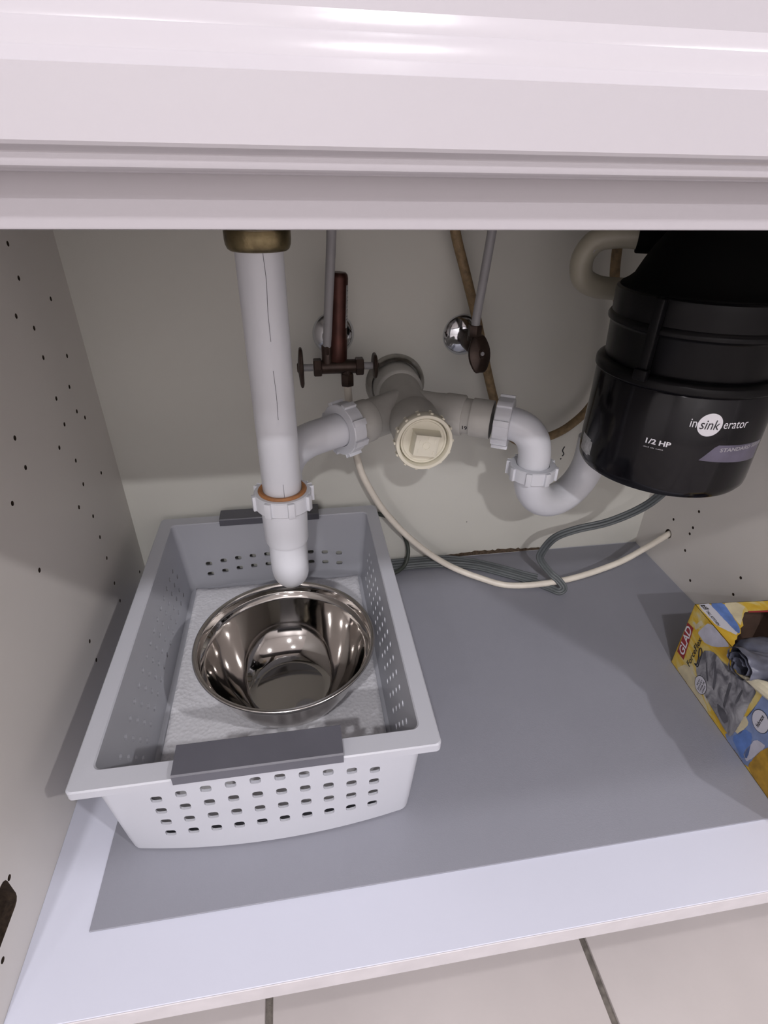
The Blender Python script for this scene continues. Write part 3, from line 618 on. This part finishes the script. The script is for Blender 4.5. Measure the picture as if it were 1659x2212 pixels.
bm = new(); lathe(bm, [(0.0775, 0.4530), (0.0770, 0.4545), (0.0720, 0.4575), (0.0670, 0.4620), (0.0618, 0.4737), (0.0560, 0.4850), (0.0490, 0.4955), (0.0450, 0.5020), (0.0450, 0.5136), (0, 0.5136)], (DX, DY, 0), segs=80); obj('mount_cone', bm, 'black_matte', gd)
for ang, wd in ((-151, 0.0085), (-30, 0.0085)):
    bm = new()
    d = Vector((math.cos(R(ang)), math.sin(R(ang)), 0)); tn = Vector((-d.y, d.x, 0))
    oriented_box(bm, Vector((DX, DY, 0.420)) + d * 0.0835, tn, Vector((0, 0, 1)), d, wd, 0.066, 0.008, 0.0015)
    oriented_box(bm, Vector((DX, DY, 0.3885)) + d * 0.0865, tn, Vector((0, 0, 1)), d, wd * 1.5, 0.010, 0.008, 0.0015)
    obj('strap_rib', bm, 'black', gd)
obj('outlet_flange', lathe(new(), [(0, 0), (0.026, 0), (0.0265, 0.002), (0.0265, 0.012), (0.024, 0.014), (0, 0.014)], (DX, DY + 0.0785, 0.3400), (0, 1, 0), 32), 'black', gd)
RC = 0.0827
def on_cyl(deg, z, r=RC): return Vector((DX + r * math.cos(R(deg)), DY + r * math.sin(R(deg)), z))
def cyl_text(body, size, deg0, z0, width, nm, m, r=RC, offset=0.0, shear=0.0, spacing=1.0, rise=0.0):
    def pl(x, y, w_):
        s = width / w_
        return on_cyl(deg0 + math.degrees(x * s / RC), z0 + y + rise * x * s, r)
    return text_mesh(body, size, pl, nm, m, shell, offset, shear, spacing)
def deg_w(a, b): return R(b - a) * RC
cyl_text('in', 0.0120, -117.0, 0.3496, deg_w(-117, -112.8), 'logo_lettering', 'ink_white')
cyl_text('erator', 0.0118, -97.2, 0.3496, deg_w(-97.2, -80.2), 'logo_lettering', 'ink_white')
bm = new(); cv = bm.verts.new(on_cyl(-105.2, 0.3527)); ring_ = [bm.verts.new(on_cyl(-105.2 + 7.3 * math.cos(2 * math.pi * k / 40), 0.3527 + 0.0108 * math.sin(2 * math.pi * k / 40))) for k in range(40)]
ring2 = [bm.verts.new(on_cyl(-105.2 + 3.6 * math.cos(2 * math.pi * k / 40), 0.3527 + 0.0054 * math.sin(2 * math.pi * k / 40))) for k in range(40)]
for k in range(40):
    bm.faces.new((cv, ring2[k], ring2[(k + 1) % 40])); bm.faces.new((ring2[k], ring_[k], ring_[(k + 1) % 40], ring2[(k + 1) % 40]))
obj('logo_disc', bm, 'ink_white', shell)
cyl_text('sink', 0.0130, -111.2, 0.3486, deg_w(-111.2, -99.6), 'logo_lettering', 'ink_black', r=RC + 0.0003, shear=0.12)
cyl_text('1/2 HP', 0.0068, -139.4, 0.3275, deg_w(-139.4, -123.4), 'power_lettering', 'ink_white', offset=0.00018)
bm = new(); z = 0.3232
for k in range(16):
    a0 = -139 + 0.77 * k; 
    if k in (5, 9): continue
    h = random.uniform(0.0005, 0.0011); b = [bm.verts.new(on_cyl(a, zz)) for a, zz in ((a0, z), (a0 + 0.5, z), (a0 + 0.5, z + h), (a0, z + h))]; bm.faces.new(b)
obj('fine_print', bm, 'ink_grey', shell)
bm = new(); top = []; botv = []
for k in range(22):
    t = k / 21; a = -104.8 + (50.0) * t; zb = 0.3182 - 0.007 * t
    zt = zb + 0.0004 + (0.0155 - 0.003 * t + 0.007 * t) * min(1, t / 0.17)
    botv.append(bm.verts.new(on_cyl(a, zb, RC - 0.0001))); top.append(bm.verts.new(on_cyl(a, min(zt, 0.3340 - 0.0035 * t), RC - 0.0001)))
for k in range(21): bm.faces.new((botv[k], botv[k + 1], top[k + 1], top[k]))
obj('label_band', bm, 'wedge', shell)
cyl_text('STANDARD SERIES', 0.0052, -93.6, 0.3268, deg_w(-93.6, -55), 'band_lettering', 'ink_grey', r=RC + 0.0002, offset=0.0001)
bm = new(); rows = [[bm.verts.new(on_cyl(163 + 2.65 * i, z_)) for i in range(8)] for z_ in (0.2880, 0.2900, 0.3045, 0.3065)]
for j in range(3):
    for i in range(7):
        if j in (0, 2) and i in (6,): continue
        bm.faces.new((rows[j][i], rows[j][i + 1], rows[j + 1][i + 1], rows[j + 1][i]))
stk = obj('rating_sticker', bm, 'sticker', shell); stk['label'] = 'small silver rating sticker'

# ------------------------------------------------------------------ bin bag carton
BO = Vector((0.7038, 0.2589, 0.0020)); bf = Vector((-0.0671, -0.9977, 0)); bwv = Vector((0.9977, -0.0671, 0)); up = Vector((0, 0, 1))
BL, BW, BH = 0.222, 0.098, 0.0990
bx = thing('bin_bag_box', 'torn open yellow and blue carton of bin bags against the right side panel', 'box', BO)
def bp(s, wv, h): return BO + bf * s + bwv * wv + up * h
t_ = 0.0007
left_out = [(0, 0), (BL, 0), (BL, BH), (0.175, BH), (0.168, 0.1000), (0.150, 0.0985), (0.131, 0.0955), (0.1198, 0.0920), (0.110, 0.0870), (0.1014, 0.0855), (0.0909, 0.0812), (0.0788, 0.0822), (0.0712, 0.0885), (0.0708, BH), (0, BH)]
bm = new(); extrude_poly(bm, [bp(s, 0, h) for s, h in left_out], bwv, t_)
lf = obj('long_face', bm, 'box_print', bx)
top_out = [(0, 0), (0.0708, 0), (0.0655, 0.0070), (0.0610, 0.0100), (0.0594, 0.0135), (0.0540, 0.0180), (0.0510, 0.0240), (0.0430, 0.0290), (0.0395, 0.0350), (0.0300, 0.0400), (0.0250, 0.0450), (0.0200, 0.0490), (0.0172, 0.0530), (0.0170, 0.0820), (0.0180, 0.0880), (0.175, 0.0880), (0.175, 0.0), (BL, 0), (BL, BW), (0, BW)]
bm = new(); extrude_poly(bm, [bp(s, x, BH) for s, x in top_out], (0, 0, -1), t_)
tf = obj('top_face', bm, 'box_print', bx)
bm = new(); extrude_poly(bm, [bp(0, 0, 0), bp(0, BW, 0), bp(0, BW, BH), bp(0, 0, BH)], bf, t_); obj('end_face', bm, 'box_print', bx)
bm = new(); extrude_poly(bm, [bp(BL, 0, 0), bp(BL, BW, 0), bp(BL, BW, BH), bp(BL, 0, BH)], -bf, t_); obj('end_face', bm, 'box_print', bx)
bm = new(); extrude_poly(bm, [bp(0, BW, 0), bp(BL, BW, 0), bp(BL, BW, BH), bp(0, BW, BH)], -bwv, t_); obj('long_face', bm, 'box_print', bx)
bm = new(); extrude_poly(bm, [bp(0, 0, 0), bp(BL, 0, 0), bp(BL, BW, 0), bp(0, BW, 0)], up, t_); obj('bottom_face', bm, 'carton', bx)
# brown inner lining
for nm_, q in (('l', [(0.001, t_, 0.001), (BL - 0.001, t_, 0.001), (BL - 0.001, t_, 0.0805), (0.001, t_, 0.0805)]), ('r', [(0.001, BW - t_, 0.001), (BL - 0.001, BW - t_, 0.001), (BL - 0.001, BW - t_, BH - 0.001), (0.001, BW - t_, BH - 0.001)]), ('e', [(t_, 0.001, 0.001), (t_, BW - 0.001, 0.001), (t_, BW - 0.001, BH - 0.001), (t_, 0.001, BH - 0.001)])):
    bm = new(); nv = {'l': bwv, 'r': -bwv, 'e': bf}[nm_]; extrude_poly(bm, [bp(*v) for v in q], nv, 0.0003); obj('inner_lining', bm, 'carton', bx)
# torn curled flap
bm = new(); A = []; 
for k in range(13):
    t = k / 12; s = 0.0990 + 0.078 * t; hb = 0.0830 + 0.0140 * min(1, t * 1.5)       # lower edge on the long face
    g = min(1, 0.12 + t * 3.2); bow = g * (1 - 0.25 * t)
    A.append([bp(s, -0.0006, hb - 0.0030 * g), bp(s, -0.0030 * bow - 0.0006, hb + 0.0010 * g), bp(s - 0.001, -0.0034 * bow, hb + 0.0050 * bow), bp(s - 0.002, 0.0005 * bow, hb + 0.0085 * bow), bp(s - 0.002, 0.0070 * bow, hb + 0.0092 * bow), bp(s - 0.002, 0.0150 * bow, hb + 0.0070 * bow)])
VV = [[bm.verts.new(p) for p in r] for r in A]
for a, b in zip(VV, VV[1:]):
    for k in range(5): bm.faces.new((a[k], a[k + 1], b[k + 1], b[k]))
fo = obj('torn_flap', bm, 'flap', bx); md = fo.modifiers.new('card', 'SOLIDIFY'); md.thickness = 0.0008
# prints on the long face (s towards the room, h up)
def lface(s, h, k=1): return BO + bf * s + up * h - bwv * (0.00012 * k)
def rough(pts):
    P = [Vector((a, b)) for a, b in pts]
    for _ in range(1):
        Q = []
        for k in range(len(P)): a, b = P[k], P[(k + 1) % len(P)]; Q += [a * 0.86 + b * 0.14, a * 0.14 + b * 0.86]
        P = Q
    out = []
    for k in range(len(P)):
        a, b = P[k], P[(k + 1) % len(P)]; n_q = max(1, int((b - a).length / 0.0016))
        for q in range(n_q):
            p = a.lerp(b, q / n_q); e = noise.noise_vector(Vector((p.x * 420, p.y * 420, 1.0)))
            out.append((p.x + e.x * 0.0007, min(max(p.y + e.y * 0.0007, 0.0003), BH - 0.0003)))
    return out
def print_poly(name, pts, m, k=1, parent=lf, place=None):
    if name.endswith('stroke') or name == 'bag_picture' or name == 'fold_shade': pts = rough(pts)
    bm = new(); pl = place or lface; vs_ = [bm.verts.new(pl(a, b, k)) for a, b in pts]; bm.faces.new(vs_); bmesh.ops.triangulate(bm, faces=bm.faces)
    return obj(name, bm, m, parent)
def blob(c, rx, ry, n=24, wob=0.0, rot=0.0, seed=0):
    out = []
    for k in range(n):
        t = 2 * math.pi * k / n; r_ = 1 + wob * noise.noise(Vector((math.cos(t) * 1.5 + seed, math.sin(t) * 1.5, seed * 3.1)))
        a, b = rx * r_ * math.cos(t), ry * r_ * math.sin(t); out.append((c[0] + a * math.cos(rot) - b * math.sin(rot), c[1] + a * math.sin(rot) + b * math.cos(rot)))
    return out
print_poly('pale_stroke', [(0.020, 0.072), (0.030, 0.0985), (0.070, 0.0985), (0.052, 0.080), (0.040, 0.072), (0.033, 0.070)], 'lav', 1)
print_poly('cream_stroke', [(0.012, 0.001), (0.022, 0.020), (0.030, 0.0215), (0.045, 0.018), (0.075, 0.006), (0.080, 0.001)], 'cream_print', 1)
print_poly('pale_stroke', [(0.012, 0.074), (0.018, 0.090), (0.023, 0.088), (0.016, 0.072)], 'cream_print', 1)
print_poly('blue_stroke', [(0.110, 0.001), (0.118, 0.020), (0.126, 0.060), (0.1265, 0.093), (0.150, 0.0975), (0.175, 0.0985), (0.178, 0.062), (0.158, 0.035), (0.153, 0.001)], 'slate_blue', 1)
print_poly('blue_stroke', [(0.120, 0.010), (0.128, 0.036), (0.138, 0.040), (0.146, 0.012), (0.140, 0.003)], 'blue', 2)
print_poly('pale_stroke', [(0.139, 0.010), (0.143, 0.040), (0.156, 0.046), (0.152, 0.024), (0.147, 0.006)], 'lav', 2)
print_poly('pale_stroke', [(0.118, 0.020), (0.121, 0.050), (0.129, 0.046), (0.126, 0.022)], 'cream_print', 2)
print_poly('ochre_stroke', [(0.150, 0.001), (0.152, 0.030), (0.160, 0.052), (0.178, 0.064), (0.221, 0.070), (0.221, 0.001)], 'ochre', 2)
pic = print_poly('bag_picture', [(0.036, 0.040), (0.040, 0.062), (0.050, 0.0715), (0.062, 0.0735), (0.072, 0.0720), (0.081, 0.0700), (0.084, 0.0765), (0.094, 0.0775), (0.104, 0.0815), (0.114, 0.0850), (0.1195, 0.0840), (0.119, 0.065), (0.121, 0.045), (0.120, 0.020), (0.118, 0.008), (0.105, 0.008), (0.092, 0.012), (0.078, 0.013), (0.066, 0.016), (0.052, 0.020), (0.042, 0.028)], 'pic_grey', 3)
for sp in ([(0.058, 0.0640), (0.061, 0.0660), (0.072, 0.0460), (0.075, 0.0330), (0.071, 0.0340), (0.067, 0.0480)], [(0.087, 0.0620), (0.091, 0.0640), (0.094, 0.0460), (0.097, 0.0300), (0.093, 0.0300), (0.090, 0.0440)], [(0.104, 0.0700), (0.1065, 0.0710), (0.107, 0.0500), (0.104, 0.0480)], [(0.085, 0.0250), (0.100, 0.0280), (0.108, 0.0210), (0.104, 0.0130), (0.092, 0.0160)], [(0.049, 0.0520), (0.0505, 0.0530), (0.063, 0.0350), (0.060, 0.0340)]):
    print_poly('fold_shade', sp, 'pic_dark', 1.5, pic, lambda a, b, k: lface(a, b, 4))
print_poly('red_label', [(0.0030, 0.0225), (0.0175, 0.0225), (0.0125, 0.0715), (-0.0 + 0.0008, 0.0700)], 'red', 4)
def lt(s0, h0, ang, size_w, k):
    ca, sa = math.cos(ang), math.sin(ang)
    def pl(x, y, w_):
        sc = size_w / w_; x *= sc
        return lface(s0 + x * ca + y * sa, h0 + x * sa - y * ca, k)
    return pl
text_mesh('GLAD', 0.0150, lambda x, y, w_: lface(0.0152 - 0.0038 * (x / w_) - y * 1.02, 0.0255 + 0.0420 * x / w_ , 5), 'brand_lettering', 'ink_white', lf, offset=0.0003)
text_mesh('ForceFlex', 0.0098, lambda x, y, w_: lface(0.0300 + 0.0012 * x / w_ - y, 0.0225 + 0.0480 * x / w_, 5), 'brand_lettering', 'ink_black', lf, offset=0.0001, shear=0.15)
bm = new(); sweep(bm, [lface(s, h, 3) for s, h in ((0.036, 0.0345), (0.041, 0.0360), (0.0400, 0.0440), (0.0385, 0.0560), (0.0345, 0.0600), (0.0330, 0.0560), (0.0375, 0.0440), (0.0385, 0.0380), (0.0350, 0.0345))], circ(0.0007, 6), 4); obj('swoosh', bm, 'ink_black', lf)
for cs, ch, r1, r2 in ((0.0555, 0.0205, 0.0105, 0.0118), (0.1385, 0.0620, 0.0112, 0.0128)):
    print_poly('round_badge', blob((cs, ch), r1, r2), 'ink_black', 5)
    print_poly('round_badge', blob((cs, ch), r1 - 0.0006, r2 - 0.0006), 'disc', 6)
bm = new(); random.seed(11)
for row, (h0, h1) in enumerate(((0.0150, 0.0255), (0.0128, 0.0285), (0.0128, 0.0280), (0.0150, 0.0250))):
    h = h0
    while h < h1:
        s0 = 0.0498 + 0.0036 * row; dh = random.uniform(0.0010, 0.0018)
        b = [bm.verts.new(lface(s_, h_, 7)) for s_, h_ in ((s0 + random.uniform(0, 0.0006), h), (s0 + 0.0024, h + random.uniform(-0.0006, 0.0006)), (s0 + 0.0024, h + dh * 0.6), (s0 + random.uniform(0, 0.0006), h + dh * 0.6))]
        bm.faces.new(b); h += dh * 1.35
obj('faint_lettering', bm, 'ink_black', lf)
text_mesh('febreze', 0.0062, lambda x, y, w_: lface(0.1400 - y, 0.0535 + 0.0170 * x / w_, 7), 'badge_lettering', 'ink_black', lf, offset=0.0001)
# prints on the top face (s towards the room, x to the right)
def tface(s, x, k=1): return bp(s, x, BH + 0.00012 * k)
def tprint(name, pts, m, k=1): return print_poly(name, pts, m, k, tf, tface)
tprint('pale_stroke', [(0.0005, 0.005), (0.0005, 0.019), (0.030, 0.0190), (0.0500, 0.0210), (0.0535, 0.0170), (0.044, 0.0090), (0.036, 0.0030), (0.006, 0.0022)], 'disc', 1)
tprint('blue_stroke', [(0.0005, 0.018), (0.0005, 0.036), (0.020, 0.0330), (0.0420, 0.0285), (0.0500, 0.0235), (0.0520, 0.0200), (0.030, 0.0190)], 'blue', 2)
tprint('pale_stroke', [(0.0005, 0.036), (0.0005, 0.054), (0.010, 0.058), (0.014, 0.052), (0.022, 0.0450), (0.032, 0.0380), (0.040, 0.0310), (0.020, 0.0330)], 'cream_print', 2)
tprint('count_block', [(0.0025, 0.0048), (0.0025, 0.0105), (0.0105, 0.0118), (0.0105, 0.0058)], 'ink_black', 3)
text_mesh('22', 0.0062, lambda x, y, w_: tface(0.0040 + 0.0050 * x / w_, 0.0065 + y, 4), 'count_lettering', 'ink_white', tf)
text_mesh('TALL KITCHEN', 0.0046, lambda x, y, w_: tface(0.0125 + 0.0250 * x / w_, 0.0058 + y - 0.0010 * x / w_, 4), 'size_lettering', 'ink_black', tf, offset=0.0001)
# red torn carton edge
bm = new(); extrude_poly(bm, [bp(0.0172, 0.056, BH + 0.0001), bp(0.0172, 0.082, BH + 0.0001), bp(0.0182, 0.088, BH + 0.0001), bp(0.0205, 0.088, BH + 0.0001), bp(0.0190, 0.056, BH + 0.0001)], up, 0.0004); obj('red_edge', bm, 'red', tf)
# the bag roll poking out of the opening: a loosely rolled film with an open end, and a slack fold behind it
bm = new(); NU, NV = 40, 150; grid = []
for i in range(NU + 1):
    u = i / NU; row = []
    for j in range(NV + 1):
        th = j / NV * 2 * math.pi * 2.6 + 0.6; rad = 0.0050 + 0.0150 * (j / NV) ** 0.8
        q = Vector((math.cos(th), math.sin(th), u * 2.2)); nn = noise.noise(q * 1.7 + Vector((3, 1, 0))) * 0.16 + noise.noise(Vector((q.x * 3, q.y * 3, u * 14))) * 0.07
        flare = 1 + 0.16 * math.exp(-((u - 0.05) / 0.12) ** 2)
        rr_ = rad * (1 + nn * (0.3 + j / NV)) * flare
        row.append(bm.verts.new(bp(0.0905 + rr_ * math.cos(th) * 0.98 + 0.010 * u, -0.0030 + 0.088 * u + 0.004 * noise.noise(Vector((q.x * 2, q.y * 2, 5))) * (1 - u), 0.0930 + rr_ * math.sin(th) * 0.72 - 0.010 * u)))
    grid.append(row)
for i in range(NU):
    for j in range(NV): bm.faces.new((grid[i][j], grid[i + 1][j], grid[i + 1][j + 1], grid[i][j + 1]))
roll = obj('bin_bag_roll', bm, 'bag', angle=70); tag(roll, 'crumpled dark grey bin bag roll sticking out of the torn carton', 'bin bags')
bm = new(); bmesh.ops.create_icosphere(bm, subdivisions=4, radius=1.0)
bc = bp(0.0700, 0.047, 0.0800)
for v in bm.verts:
    c = v.co.copy(); n1 = noise.noise(c * 2.3 + Vector((4, 0, 1))); ridge = abs(noise.noise(Vector((c.x * 4.0, c.y * 2 + 2, c.z * 4))))
    c *= 1 + 0.18 * n1 - 0.12 * ridge
    v.co = bc + bf * (c.x * 0.024) + bwv * (c.y * 0.036) + up * (c.z * 0.0170 - c.y * 0.006)
obj('slack_fold', bm, 'bag', roll, angle=70)
